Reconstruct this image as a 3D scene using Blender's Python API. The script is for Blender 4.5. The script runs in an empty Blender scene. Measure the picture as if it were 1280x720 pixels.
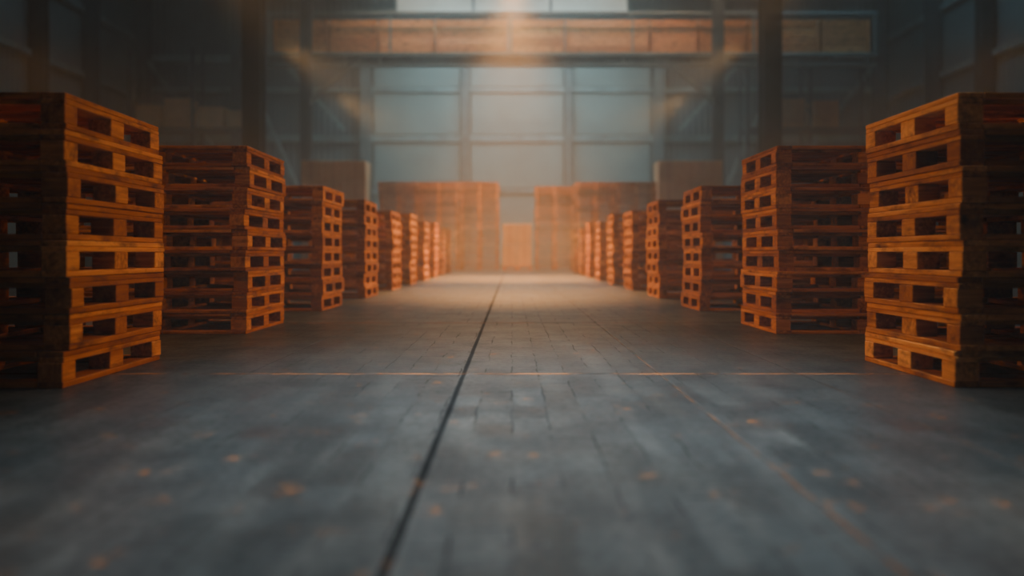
import bpy, math, random
from mathutils import Matrix, Vector
random.seed(7)
scene = bpy.context.scene
COL = scene.collection

# ------------------------------------------------------------ node helpers
def new_mat(name):
    m = bpy.data.materials.new(name); m.use_nodes = True
    nt = m.node_tree; nt.nodes.clear()
    out = nt.nodes.new('ShaderNodeOutputMaterial')
    b = nt.nodes.new('ShaderNodeBsdfPrincipled')
    nt.links.new(b.outputs[0], out.inputs[0])
    return m, nt, b, out
def N(nt, typ, **kw):
    n = nt.nodes.new(typ)
    for k, v in kw.items(): setattr(n, k, v)
    return n
def setin(nt, sock, v):
    if isinstance(v, bpy.types.NodeSocket): nt.links.new(v, sock)
    else: sock.default_value = v
def M(nt, op, a, b=0.0, c=None, clamp=False):
    n = N(nt, 'ShaderNodeMath', operation=op, use_clamp=clamp)
    setin(nt, n.inputs[0], a); setin(nt, n.inputs[1], b)
    if c is not None: setin(nt, n.inputs[2], c)
    return n.outputs[0]
def MR(nt, v, a, b, c=0.0, d=1.0):
    n = N(nt, 'ShaderNodeMapRange')
    setin(nt, n.inputs[0], v)
    for i, q in enumerate((a, b, c, d)): n.inputs[i+1].default_value = q
    return n.outputs[0]
def MIX(nt, f, a, b, bt='MIX'):
    n = N(nt, 'ShaderNodeMix', data_type='RGBA', blend_type=bt)
    setin(nt, n.inputs[0], f)
    for s, v in ((n.inputs[6], a), (n.inputs[7], b)):
        if isinstance(v, tuple): v = (*v[:3], 1)
        setin(nt, s, v)
    return n.outputs[2]
def NOISE(nt, vec, scale, detail=4, rough=0.55):
    n = N(nt, 'ShaderNodeTexNoise')
    if vec is not None: nt.links.new(vec, n.inputs['Vector'])
    n.inputs['Scale'].default_value = scale; n.inputs['Detail'].default_value = detail
    n.inputs['Roughness'].default_value = rough
    return n.outputs['Fac']
def MAP(nt, vec, scale=(1,1,1), rot=(0,0,0), loc=(0,0,0)):
    n = N(nt, 'ShaderNodeMapping'); nt.links.new(vec, n.inputs[0])
    n.inputs['Scale'].default_value = scale; n.inputs['Rotation'].default_value = rot
    n.inputs['Location'].default_value = loc
    return n.outputs[0]
def BUMP(nt, bsdf, h, strength, dist):
    n = N(nt, 'ShaderNodeBump'); nt.links.new(h, n.inputs['Height'])
    n.inputs['Strength'].default_value = strength; n.inputs['Distance'].default_value = dist
    nt.links.new(n.outputs[0], bsdf.inputs['Normal'])

# ------------------------------------------------------------ materials
def wood_material(name, dark, mid, light):
    m, nt, b, out = new_mat(name)
    gc = N(nt, 'ShaderNodeAttribute', attribute_name='gc').outputs['Vector']
    tint = N(nt, 'ShaderNodeAttribute', attribute_name='tint').outputs['Fac']
    g = NOISE(nt, MAP(nt, gc, (3, 55, 55)), 1.0, 6, 0.65)
    blot = NOISE(nt, MAP(nt, gc, (5, 12, 12)), 1.0, 5, 0.65)
    f = M(nt, 'ADD', M(nt, 'MULTIPLY', tint, 0.42), M(nt, 'MULTIPLY', g, 0.58))
    c1 = MIX(nt, MR(nt, f, 0.22, 0.68), dark, mid)
    c2 = MIX(nt, MR(nt, f, 0.46, 0.82), c1, light)
    c3 = MIX(nt, MR(nt, blot, 0.50, 0.73), c2, tuple(x*0.38 for x in dark))
    nt.links.new(c3, b.inputs['Base Color'])
    setin(nt, b.inputs['Roughness'], MR(nt, g, 0.2, 0.8, 0.5, 0.8))
    b.inputs['Specular IOR Level'].default_value = 0.15
    BUMP(nt, b, g, 0.7, 0.004)
    return m
wood = wood_material('pallet_wood', (0.22,0.060,0.011), (0.62,0.215,0.038), (0.92,0.43,0.11))
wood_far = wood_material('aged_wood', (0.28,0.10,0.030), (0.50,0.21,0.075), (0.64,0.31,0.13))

def floor_material():
    m, nt, b, out = new_mat('worn_floor_blocks')
    co = N(nt, 'ShaderNodeTexCoord').outputs['Object']
    sx = N(nt, 'ShaderNodeSeparateXYZ'); nt.links.new(co, sx.inputs[0])
    X, Y = sx.outputs[0], sx.outputs[1]
    big = NOISE(nt, co, 0.7, 5, 0.6)
    midn = NOISE(nt, co, 3.5, 6, 0.65)
    fine = NOISE(nt, co, 38, 5, 0.7)
    streak = NOISE(nt, MAP(nt, co, (9, 1.0, 1)), 1.0, 5, 0.6)
    wob = M(nt, 'MULTIPLY', M(nt, 'SUBTRACT', NOISE(nt, co, 6, 3), 0.5), 0.03)
    def brick(w, h, mortar, sc_loc):
        br = N(nt, 'ShaderNodeTexBrick', offset=0.5)
        add = N(nt, 'ShaderNodeVectorMath', operation='ADD')
        nt.links.new(MAP(nt, co, (1,1,1), (0,0,math.pi/2), sc_loc), add.inputs[0])
        cmb = N(nt, 'ShaderNodeCombineXYZ')
        nt.links.new(wob, cmb.inputs[0]); nt.links.new(wob, cmb.inputs[1])
        nt.links.new(cmb.outputs[0], add.inputs[1])
        nt.links.new(add.outputs[0], br.inputs['Vector'])
        br.inputs['Scale'].default_value = 1.0
        br.inputs['Mortar Size'].default_value = mortar
        br.inputs['Mortar Smooth'].default_value = 0.3
        br.inputs['Brick Width'].default_value = w
        br.inputs['Row Height'].default_value = h
        br.inputs['Color1'].default_value = (0.40,0.40,0.40,1)
        br.inputs['Color2'].default_value = (1.0,1.0,1.0,1)
        br.inputs['Mortar'].default_value = (0.6,0.6,0.6,1)
        return br
    b1 = brick(0.19, 0.115, 0.004, (0,0,0))
    crackmask = MR(nt, NOISE(nt, co, 2.6, 5, 0.75), 0.47, 0.57)
    centre = MR(nt, M(nt, 'ABSOLUTE', M(nt, 'SUBTRACT', X, 0.15)), 0.6, 1.3, 1.0, 0.3)
    crack = M(nt, 'MULTIPLY', M(nt, 'MULTIPLY', b1.outputs['Fac'], crackmask), centre)
    def seam(coord, c, w, wscale=1.0):
        d = M(nt, 'ABSOLUTE', M(nt, 'SUBTRACT', M(nt, 'ADD', coord, M(nt, 'MULTIPLY', wob, wscale)), c))
        return MR(nt, d, w*0.5, w*1.1, 1.0, 0.0)
    s_main = M(nt, 'MULTIPLY', seam(X, -0.21, 0.012, 0.12), 0.9)
    s2 = M(nt, 'MULTIPLY', seam(X, 0.64, 0.007, 0.5), MR(nt, midn, 0.38, 0.52))
    s3 = M(nt, 'MULTIPLY', seam(X, 1.25, 0.006, 0.5), 0.7)
    s4 = M(nt, 'MULTIPLY', seam(X, -1.15, 0.005, 0.5), 0.5)
    pp = M(nt, 'PINGPONG', M(nt, 'ADD', M(nt, 'SUBTRACT', Y, 3.5), wob), 1.3)
    cross = M(nt, 'MULTIPLY', MR(nt, pp, 0.012, 0.028, 1, 0), MR(nt, NOISE(nt, co, 3.1, 4, 0.7), 0.36, 0.46))
    joints = M(nt, 'MAXIMUM', M(nt, 'MAXIMUM', s2, s3), M(nt, 'MAXIMUM', s4, cross))
    alldark = M(nt, 'MAXIMUM', M(nt, 'MAXIMUM', s_main, M(nt, 'MULTIPLY', crack, 0.62)), M(nt, 'MULTIPLY', joints, 0.6))
    base = MIX(nt, MR(nt, big, 0.3, 0.7), (0.020,0.026,0.028), (0.046,0.052,0.052))
    base = MIX(nt, M(nt, 'MULTIPLY', MR(nt, streak, 0.45, 0.7), 0.6), base, (0.088,0.090,0.084))
    base = MIX(nt, M(nt, 'MULTIPLY', MR(nt, midn, 0.46, 0.62), 0.65), base, (0.010,0.013,0.014))
    sepb = b1.outputs['Color']
    base = MIX(nt, M(nt, 'MULTIPLY', centre, 0.7), base, MIX(nt, 1.0, base, sepb, 'MULTIPLY'))
    base = MIX(nt, M(nt, 'MULTIPLY', MR(nt, fine, 0.48, 0.66), 0.6), base, (0.008,0.010,0.011))
    rn = NOISE(nt, co, 7.5, 7, 0.78)
    rust = MR(nt, rn, 0.61, 0.66)
    rust2 = M(nt, 'MULTIPLY', M(nt, 'MAXIMUM', cross, M(nt, 'MULTIPLY', M(nt, 'MAXIMUM', s2, s3), 0.28)), MR(nt, NOISE(nt, co, 4, 4, 0.7), 0.42, 0.54))
    orange = M(nt, 'MAXIMUM', M(nt, 'MULTIPLY', rust, 0.7), M(nt, 'MULTIPLY', rust2, 0.65))
    base = MIX(nt, alldark, base, (0.002,0.0025,0.003))
    base = MIX(nt, orange, base, (0.34,0.12,0.03))
    nt.links.new(base, b.inputs['Base Color'])
    r = M(nt, 'ADD', MR(nt, midn, 0.3, 0.7, 0.21, 0.38), M(nt, 'MULTIPLY', MR(nt, fine, 0.3, 0.8), 0.12))
    r = M(nt, 'ADD', r, M(nt, 'MULTIPLY', sepb, 0.08))
    r = M(nt, 'ADD', r, M(nt, 'MULTIPLY', alldark, 0.4), clamp=True)
    nt.links.new(r, b.inputs['Roughness'])
    # open joints and dirt do not shine
    sp = M(nt, 'MULTIPLY', M(nt, 'SUBTRACT', 1.0, M(nt, 'MAXIMUM', alldark, M(nt, 'MULTIPLY', orange, 0.6))), MR(nt, fine, 0.45, 0.65, 0.75, 0.38))
    nt.links.new(sp, b.inputs['Specular IOR Level'])
    h = M(nt, 'SUBTRACT', M(nt, 'ADD', M(nt, 'MULTIPLY', fine, 0.2), M(nt, 'MULTIPLY', midn, 0.4)), alldark)
    BUMP(nt, b, h, 0.5, 0.006)
    return m
floor_m = floor_material()

def plain(name, col, rough=0.6, metal=0.0, nscale=2.0, var=0.3, stripes=None):
    m, nt, b, out = new_mat(name)
    co = N(nt, 'ShaderNodeTexCoord').outputs['Object']
    n = NOISE(nt, co, nscale, 5, 0.6)
    c = MIX(nt, MR(nt, n, 0.3, 0.7), tuple(x*(1-var) for x in col), tuple(min(1, x*(1+var)) for x in col))
    nt.links.new(c, b.inputs['Base Color'])
    b.inputs['Roughness'].default_value = rough; b.inputs['Metallic'].default_value = metal
    if stripes:
        w = N(nt, 'ShaderNodeTexWave', wave_type='BANDS', bands_direction=stripes)
        nt.links.new(co, w.inputs['Vector']); w.inputs['Scale'].default_value = 1.2
        BUMP(nt, b, w.outputs['Fac'], 0.6, 0.04)
    return m
steel = plain('painted_steel', (0.03,0.05,0.058), 0.55, 0.1)
steel_l = plain('galvanised_steel', (0.13,0.18,0.19), 0.5, 0.2)
frame_m = plain('gate_frame_steel', (0.06,0.085,0.09), 0.55, 0.1)
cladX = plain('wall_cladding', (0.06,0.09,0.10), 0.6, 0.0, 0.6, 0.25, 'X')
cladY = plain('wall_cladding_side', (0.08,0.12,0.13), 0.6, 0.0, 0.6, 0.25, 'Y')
ceil_m = plain('ceiling_deck', (0.04,0.05,0.055), 0.8, 0.0, 0.6, 0.2, 'X')
panel_m = plain('gate_panel', (0.125,0.16,0.158), 0.6, 0.0, 0.8, 0.12)
carton = plain('cardboard', (0.38,0.20,0.10), 0.8, 0.0, 1.5, 0.25)
carton2 = plain('cardboard_pale', (0.42,0.25,0.13), 0.8, 0.0, 1.5, 0.2)

def glow_glass(name, col, s):
    m, nt, b, out = new_mat(name)
    co = N(nt, 'ShaderNodeTexCoord').outputs['Object']
    n = NOISE(nt, co, 0.8, 3)
    b.inputs['Base Color'].default_value = (0.5,0.6,0.6,1)
    b.inputs['Emission Color'].default_value = (*col, 1)
    nt.links.new(MR(nt, n, 0.3, 0.7, s*0.8, s*1.2), b.inputs['Emission Strength'])
    b.inputs['Roughness'].default_value = 0.3
    return m
sky_glass = glow_glass('daylit_glazing', (0.82,0.78,0.62), 0.42)

# ------------------------------------------------------------ mesh helpers
class MB:
    def __init__(s): s.v=[]; s.f=[]; s.t=[]; s.g=[]; s.mi=[]
    def box(s, c, d, bevel=0.0, rot=0.0, mat=None, tint=None, axis=0, mi=0):
        hx,hy,hz = d[0]/2,d[1]/2,d[2]/2
        tint = random.random() if tint is None else tint
        off = Vector((random.uniform(0,50),random.uniform(0,50),random.uniform(0,50)))
        base=len(s.v); idx={}; pts=[]
        cr,sr = math.cos(rot), math.sin(rot)
        if bevel<=0:
            for a in(-1,1):
                for b_ in(-1,1):
                    for c_ in(-1,1):
                        idx[(a,b_,c_)]=len(pts); pts.append((a*hx,b_*hy,c_*hz))
            faces=[]
            for ax in range(3):
                for sg in(-1,1):
                    o=[i for i in range(3) if i!=ax]
                    q=[]
                    for u,w in((-1,-1),(1,-1),(1,1),(-1,1)):
                        k=[0,0,0]; k[ax]=sg;k[o[0]]=u;k[o[1]]=w; q.append(idx[tuple(k)])
                    flip = (sg<0) ^ (ax==1)
                    faces.append(q[::-1] if flip else q)
        else:
            h=(hx,hy,hz); faces=[]
            for a in(-1,1):
                for b_ in(-1,1):
                    for c_ in(-1,1):
                        for ax in range(3):
                            k=(a,b_,c_)
                            p=[k[i]*(h[i]-(0 if i==ax else bevel)) for i in range(3)]
                            idx[(k,ax)]=len(pts); pts.append(tuple(p))
            for ax in range(3):
                o=[i for i in range(3) if i!=ax]
                for sg in(-1,1):
                    q=[]
                    for u,w in((-1,-1),(1,-1),(1,1),(-1,1)):
                        k=[0,0,0];k[ax]=sg;k[o[0]]=u;k[o[1]]=w;q.append(idx[(tuple(k),ax)])
                    faces.append(q)
                for u in(-1,1):
                    for w in(-1,1):
                        k1=[0,0,0];k2=[0,0,0]
                        k1[ax]=-1;k2[ax]=1
                        for k in(k1,k2): k[o[0]]=u;k[o[1]]=w
                        k1=tuple(k1);k2=tuple(k2)
                        faces.append([idx[(k1,o[0])],idx[(k2,o[0])],idx[(k2,o[1])],idx[(k1,o[1])]])
            for a in(-1,1):
                for b_ in(-1,1):
                    for c_ in(-1,1):
                        k=(a,b_,c_); faces.append([idx[(k,0)],idx[(k,1)],idx[(k,2)]])
            nf=[]
            for q in faces:
                P=[Vector(pts[i]) for i in q]
                n=(P[1]-P[0]).cross(P[2]-P[0]); cc=sum(P,Vector())/len(P)
                nf.append(q if n.dot(cc)>0 else q[::-1])
            faces=nf
        for p in pts:
            if mat is not None:
                w = mat @ Vector((c[0]+p[0]*cr-p[1]*sr, c[1]+p[0]*sr+p[1]*cr, c[2]+p[2]))
            else:
                w = Vector((c[0]+p[0]*cr-p[1]*sr, c[1]+p[0]*sr+p[1]*cr, c[2]+p[2]))
            s.v.append(w[:])
            gp = (p[0],p[1],p[2]) if axis==0 else ((p[1],p[0],p[2]) if axis==1 else (p[2],p[0],p[1]))
            s.t.append(tint); s.g.append((gp[0]+off[0],gp[1]+off[1],gp[2]+off[2]))
        for q in faces:
            s.f.append([base+i for i in q]); s.mi.append(mi)
    def beam(s, a, b, w, h, mi=0):
        """rectangular bar between two points"""
        a=Vector(a);b=Vector(b);d=b-a;L=d.length
        q=d.to_track_quat('X','Z').to_matrix().to_4x4()
        mt=Matrix.Translation((a+b)/2)@q
        s.box((0,0,0),(L,w,h),mat=mt,mi=mi,tint=0.5)
    def obj(s, name, mats, loc=(0,0,0), parent=None):
        me=bpy.data.meshes.new(name)
        me.from_pydata(s.v,[],s.f)
        at=me.attributes.new('tint','FLOAT','POINT'); at.data.foreach_set('value',s.t)
        ag=me.attributes.new('gc','FLOAT_VECTOR','POINT'); ag.data.foreach_set('vector',[x for g in s.g for x in g])
        if not isinstance(mats,(list,tuple)): mats=[mats]
        for m in mats: me.materials.append(m)
        me.polygons.foreach_set('material_index',s.mi)
        me.update()
        o=bpy.data.objects.new(name,me); COL.objects.link(o); o.location=loc
        if parent: o.parent=parent
        return o

def add_pallet(mb, z0, hs, W=1.2, L=0.8, yaw=0, dx=0, dy=0, bevel=0.003, ptint=None):
    T = Matrix.Translation((dx,dy,z0)) @ Matrix.Rotation(yaw,4,'Z')
    tb = random.random() if ptint is None else ptint
    j=lambda a: random.uniform(-a,a)
    def bx(c,d,axis):
        t=min(1,max(0,tb*0.5+random.random()*0.5))
        mb.box((c[0]+j(.002),c[1]+j(.002),c[2]),d,bevel,rot=j(0.004),mat=T,tint=t,axis=axis)
    e=0.0006
    t0,t1,t2,t3,t4=[v*hs for v in(0,.024,.099,.120,.1425)]
    ex,ey=W/2-.05,L/2-.048
    for x in(-ex,0,ex):                      # bottom runners along Y
        bx((x,0,(t0+t1)/2),(.10,L+j(.006),t1-t0-e),1)
    for y in(-ey,ey):                        # bottom perimeter boards along X
        for x in(-ex/2,ex/2):
            bx((x,y,(t0+t1)/2),(ex-.106,.095,t1-t0-e),0)
    for x in(-ex,0,ex):
        for y in(-ey,0,ey):
            bx((x,y,(t1+t2)/2),(.10+j(.006) if x else .14,.095+j(.004) if y else .115+j(.006),t2-t1-e),random.choice((0,1)))
    for x in(-ex,0,ex):
        bx((x,0,(t2+t3)/2),(.10,L+j(.005),t3-t2-e),1)
    for y in(-ey,ey):                        # upper side rails under the deck
        for x in(-ex/2,ex/2):
            bx((x,y,(t2+t3)/2),(ex-.106,.03,t3-t2-e),0)
    for x in(-ex,ex):                        # lead boards of the deck
        bx((x,0,(t3+t4)/2),(.10,L+j(.005),t4-t3-e),1)
    n=5; w=.118; gap=(L-n*w)/(n-1); y=-L/2
    for i in range(n):
        bx((0,y+w/2,(t3+t4)/2),(W-.206,w+j(.006),t4-t3-e),0); y+=w+gap

def pallet_stack(x, y, n, pitch, W=1.2, L=0.8, bevel=0.003, name='pallet_stack', mat=wood, jit=0.013):
    mb=MB(); hs=pitch/0.144
    for i in range(n):
        add_pallet(mb, i*pitch, hs, W, L, yaw=random.uniform(-.016,.016) if i else 0,
                   dx=random.uniform(-jit,jit), dy=random.uniform(-jit,jit), bevel=bevel)
    return mb.obj(name, mat, (x,y,0.0))

# ------------------------------------------------------------ room shell
XW, YB, YF, H = 15.6, 34.0, -7.0, 12.6
def shell(name, c, d, mat):
    mb=MB(); mb.box((0,0,0),d); return mb.obj(name, mat, c)
fo=shell('floor',(0,(YB+YF)/2,-0.1),(2*XW+0.4,YB-YF+0.4,0.2),floor_m)
for v in fo.data.vertices: v.co += fo.location
fo.location=(0,0,0)
shell('wall_back',(0,YB+.15,H/2),(2*XW,.3,H),cladX)
shell('wall_front',(0,YF-.15,H/2),(2*XW,.3,H),cladX)
shell('wall_left',(-XW-.15,(YB+YF)/2,H/2),(.3,YB-YF,H),cladY)
shell('wall_right',(XW+.15,(YB+YF)/2,H/2),(.3,YB-YF,H),cladY)
shell('ceiling',(0,(YB+YF)/2,H+.1),(2*XW+.4,YB-YF+.4,.2),ceil_m)

# ------------------------------------------------------------ pallet rows
D1=3.12; P=2.12; XA=1.73
counts=[8,9,8,8,8,9,8,9,8,9]
pit=[.144,.137,.144,.146,.144,.135,.146,.137,.144,.137]
for side in(-1,1):
    for i in range(10):
        L=0.8 if side>0 else 0.86
        y=D1+P*i+L/2
        pallet_stack(side*(XA+0.6), y, counts[i], pit[i], 1.2, L, bevel=0.003 if i<5 else 0.0)

# ------------------------------------------------------------ goods by the back
def goods(x, y, cols, rows, n, pitch=.144, name='pallet_stack', w=1.3):
    mb=MB()
    for c in range(cols):
        for r in range(rows):
            nn=n-random.choice((0,0,0,1))
            for i in range(nn):
                add_pallet(mb,i*pitch,pitch/.144,w,.95,dx=(c-(cols-1)/2)*(w+.05)+random.uniform(-.02,.02),
                           dy=r*1.1+random.uniform(-.03,.03),yaw=random.uniform(-.008,.008),bevel=0)
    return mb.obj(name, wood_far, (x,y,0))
goods(-2.38,26.6,3,1,20,w=1.27); goods(2.72,26.6,3,1,20,w=1.27)
def carton_stack(x,y,nx,nz,w,h,z0=0,mat=carton2,name='carton_stack'):
    mb=MB()
    add_pallet(mb,z0,1,nx*w,.95,bevel=0)
    for c in range(nx):
        for r in range(nz):
            mb.box(((c-(nx-1)/2)*w+random.uniform(-.015,.015),random.uniform(-.02,.02),z0+.146+(r+.5)*h),(w-.02,.9,h-.012),.01,mi=1)
            mb.box(((c-(nx-1)/2)*w,-.455-.015,z0+.146+(r+.5)*h),(.07,.006,h-.05),0,mi=2)
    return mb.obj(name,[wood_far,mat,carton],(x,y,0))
carton_stack(.17,26.2,2,2,.48,.68)
carton_stack(-5.75,26.3,3,5,.7,.68); carton_stack(5.75,26.3,3,5,.7,.68)

# ------------------------------------------------------------ steel structure
def h_column(x,y,w,d,z1=H-.02,mat=steel,name='steel_column',z0=0.0):
    mb=MB(); t=.05
    mb.box((0,-d/2+t/2,(z0+z1)/2),(w,t,z1-z0)); mb.box((0,d/2-t/2,(z0+z1)/2),(w,t,z1-z0))
    mb.box((0,0,(z0+z1)/2),(t,d-2*t,z1-z0))
    if z0==0: mb.box((0,0,.02),(w+.2,d+.2,.04))
    return mb.obj(name,mat,(x,y,0))
for sx in(-1,1):
    h_column(sx*7.0,21.8,.5,.5)
    h_column(sx*7.0,27.3,.32,.4)
    h_column(sx*6.12,33.6,.42,.4,mat=frame_m)
    for y in(8,14,20,26,29.2,33.4): h_column(sx*15.3,y,.45,.4)
for x in(-11.5,11.0): h_column(x,33.6,.4,.4)
mb=MB()
for x in(-1.95,2.37): mb.box((x,33.7,4.3),(.34,.24,8.6))
mb.obj('trim_1',frame_m)
mb=MB()
for z,h in((5.4,.28),(7.45,.2),(8.75,.3),(3.2,.2)): mb.box((0,33.86,z),(30.8,.16,h))
mb.obj('trim_2',steel_l)
mb=MB()
for a,b in((-5.85,-2.15),(-1.75,2.17),(2.57,5.85)):
    for z0,z1 in((.05,3.08),(3.32,5.24),(5.56,7.33),(7.57,8.58)):
        mb.box(((a+b)/2,33.9,(z0+z1)/2),(b-a,.12,z1-z0),.03)
mb.obj('door_1',panel_m)
def window(name,x0,x1,z0,z1):
    e=MB(); e.box(((x0+x1)/2,33.93,(z0+z1)/2),(x1-x0,.06,z1-z0),mi=0)
    n=max(2,int((x1-x0)/3))
    for i in range(n+1): e.box((x0+(x1-x0)*i/n,33.88,(z0+z1)/2),(.1,.12,z1-z0),mi=1)
    for z in(z0,z1): e.box(((x0+x1)/2,33.88,z),(x1-x0+.1,.14,.12),mi=1)
    e.obj(name,[sky_glass,steel_l])
window('window_1',-4.9,4.9,10.7,12.3)
# mezzanine gantry with stored crates
mb=MB(); y=28.3
for z in(7.18,7.50): mb.box((2.1,y,z),(21.4,.5,.05))
mb.box((2.1,y,7.34),(21.4,.06,.3))
for i in range(18): mb.box((-8.3+i*1.22,y,7.34),(.05,.44,.28))
mb.box((2.1,y+.6,7.56),(21.4,1.6,.06))
mb.box((2.1,y-.2,8.98),(21.4,.06,.09))
for i in range(6): mb.box((-8.5+i*4.24,y-.2,8.24),(.06,.06,1.4))
mb.obj('mezzanine_gantry',steel_l)
mb=MB()
x=-8.5
while x<12.0:
    w=random.choice((1.7,2.0,2.6,3.0)); w=min(w,12.75-x); h=1.27
    for k in range(4):
        mb.box((x+w/2,y+.3,7.6+(k+.5)*h/4),(w-.04,.06,h/4-.012),tint=random.uniform(.3,.8))
    mb.box((x+w/2,y+.75,7.6+h/2),(w-.1,.8,h-.04))
    for xx in(x+.08,x+w-.08): mb.box((xx,y+.25,7.6+h/2),(.09,.05,h),tint=.5)
    x+=w+.02
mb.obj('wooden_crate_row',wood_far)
mb=MB()
for sx in(-1,1):
    mb.beam((sx*7.0,27.3,5.6),(sx*5.2,27.3,7.2),.14,.14)
    mb.beam((sx*7.0,33.5,5.7),(sx*9.6,33.5,8.6),.16,.16)
    mb.beam((sx*15.2,33.5,8.6),(sx*11.3,33.5,3.4),.16,.16)
    mb.beam((sx*9.0,33.5,3.4),(sx*11.3,33.5,8.6),.16,.16)
mb.obj('wall_bracing',steel_l)
mb=MB()
for yy in(21.8,):
    for z in(10.2,11.6): mb.box((0,yy,z),(31,.2,.2))
    for i in range(-10,10): mb.beam((i*1.5,yy,10.2 if i%2 else 11.6),((i+1)*1.5,yy,11.6 if i%2 else 10.2),.1,.1)
mb.obj('roof_truss',steel)
for side in(-1,1):
    mb=MB()
    for z in(2.2,4.6,7.0,9.4): mb.box((side*15.5,13,z),(.16,40,.22))
    mb.obj('trim_3' if side<0 else 'trim_4',steel_l)
def rack(x,y,L,levels,name='storage_rack'):
    mb=MB()
    n=int(L/2.4)
    for i in range(n+1):
        for dy in(-.5,.5): mb.box((i*2.4,dy,4.2),(.1,.1,8.4),mi=0)
        for k in range(7): mb.beam((i*2.4,-.5,.3+k*1.1),(i*2.4,.5,1.3+k*1.1),.04,.04)
    for z in levels:
        for dy in(-.5,.5): mb.box((n*1.2,dy,z),(n*2.4,.06,.14),mi=0)
        for i in range(n):
            for c in(.65,1.75):
                if random.random()<.7:
                    h=random.uniform(.6,1.2)
                    mb.box((i*2.4+c,0,z+.07+h/2),(.95,.85,h),.01,mi=1)
    return mb.obj(name,[steel,carton],(x,y,0))
rack(-14.6,31.2,6.0,(1.7,3.5,5.3)); rack(9.0,31.2,5.0,(1.7,3.5,5.3))

# ------------------------------------------------------------ lights
def area(name,loc,size,energy,col,rot=(0,0,0),spread=math.pi):
    l=bpy.data.lights.new(name,'AREA'); l.shape='RECTANGLE'; l.size,l.size_y=size; l.energy=energy; l.color=col; l.spread=spread
    o=bpy.data.objects.new(name,l); COL.objects.link(o); o.location=loc; o.rotation_euler=rot; return o
def spot(name,loc,target,energy,col,ang,blend=.8,r=.3):
    l=bpy.data.lights.new(name,'SPOT'); l.energy=energy; l.color=col; l.spot_size=math.radians(ang); l.spot_blend=blend; l.shadow_soft_size=r
    o=bpy.data.objects.new(name,l); COL.objects.link(o); o.location=loc
    o.rotation_euler=(Vector(target)-Vector(loc)).to_track_quat('-Z','Y').to_euler(); return o
area('skylight_and_fill',(0,29.5,12.3),(8,6),1550,(.58,.93,1.0),spread=math.radians(125))
for sx,e in((-1,100),(1,200)): area('skylight_and_fill',(sx*11.5,24,12.3),(3,8),e,(.42,.82,1.0))  # cool side fill added to lift the side walls
area('skylight_and_fill',(0,13,12.3),(2.0,8),90,(.95,.93,.85),spread=math.radians(60))
area('skylight_and_fill',(.1,2.8,9),(.8,3.0),85,(.85,.95,1.0),spread=math.radians(24))  # narrow fill added to brighten the middle of the near floor
# warm spots added down the aisle for the floor glow, tilted towards the camera
spot('warm_overhead_spot',(0,22.5,8.5),(0,18.0,0),26000,(1,.36,.05),38,1.0,.35)
spot('warm_overhead_spot',(0,16.5,7.0),(0,11.5,0),8500,(1,.40,.08),36,1.0,.3)
spot('warm_overhead_spot',(0,10.8,5.8),(0,6.5,0),700,(1,.50,.17),34,1.0,.3)
spot('warm_overhead_spot',(0,24,9),(0,27.5,1.6),9500,(1,.42,.12),66,1.0,.3)  # warm fill added on the goods by the back
area('mezzanine_fill',(1.5,26.2,10.9),(13,.4),150,(1,.58,.32),rot=(math.radians(38),0,0),spread=math.radians(100))  # unseen strip added to brighten and warm the stored crates
for sx in(-1,1):
    for y,e in((6.0,680),(10.0,1050),(14.5,1900),(19,2600)):
        spot('bay_fill',(sx*4.2,y,4.3),(-sx*1.9,y-1.0,.6),e,(1,.50,.15),48,1.0,.15)  # off-frame fill added to warm the opposite aisle faces
    for y,e in((4.6,240),(6.8,240),(8.9,220),(11.1,200)):
        spot('bay_fill',(sx*4.4,y,2.4),(sx*2.2,y-.5,.6),e,(1,.42,.10),66,1.0,.15)  # low backlight added for the orange glow inside the pallets
    # hidden spots added in the gaps between the far stacks for floor glow
    for y,e in((10.9,40),(13.1,110),(15.25,240),(17.4,450),(19.5,700),(21.6,900)):
        spot('floor_glow_spot',(sx*2.1,y,1.0),(-sx*.3,y-2.2,0),e,(1,.36,.05),100,1.0,.12)
    spot('floor_glow_spot',(sx*2.8,23.8,1.4),(-sx*.6,23.4,0),650,(1,.38,.07),110,1.0,.12)  # hidden spot added behind the last stack, warms far floor and goods
# dim warm fill added behind the viewpoint for the camera-facing pallet sides
spot('warm_overhead_spot',(0,-2.5,6),(0,6,1.1),80,(1,.46,.2),56,1.0,.5)

w=bpy.data.worlds.new('World'); scene.world=w; w.use_nodes=True
wn=w.node_tree
wn.nodes['Background'].inputs[0].default_value=(.01,.02,.025,1)
v=wn.nodes.new('ShaderNodeVolumeScatter')      # dusty air of the hall
v.inputs['Color'].default_value=(.92,.94,.90,1); v.inputs['Density'].default_value=0.0078; v.inputs['Anisotropy'].default_value=0.1
wn.links.new(v.outputs[0],wn.nodes['World Output'].inputs['Volume'])

# ------------------------------------------------------------ camera
cd=bpy.data.cameras.new('camera'); cam=bpy.data.objects.new('camera',cd); COL.objects.link(cam)
cam.location=(0,0,.52); cam.rotation_euler=(math.pi/2,0,0)
cd.sensor_width=36; cd.lens=28.24; cd.shift_y=-42/1280; cd.clip_end=200
cd.dof.use_dof=True; cd.dof.focus_distance=4.4; cd.dof.aperture_fstop=.85
scene.camera=cam
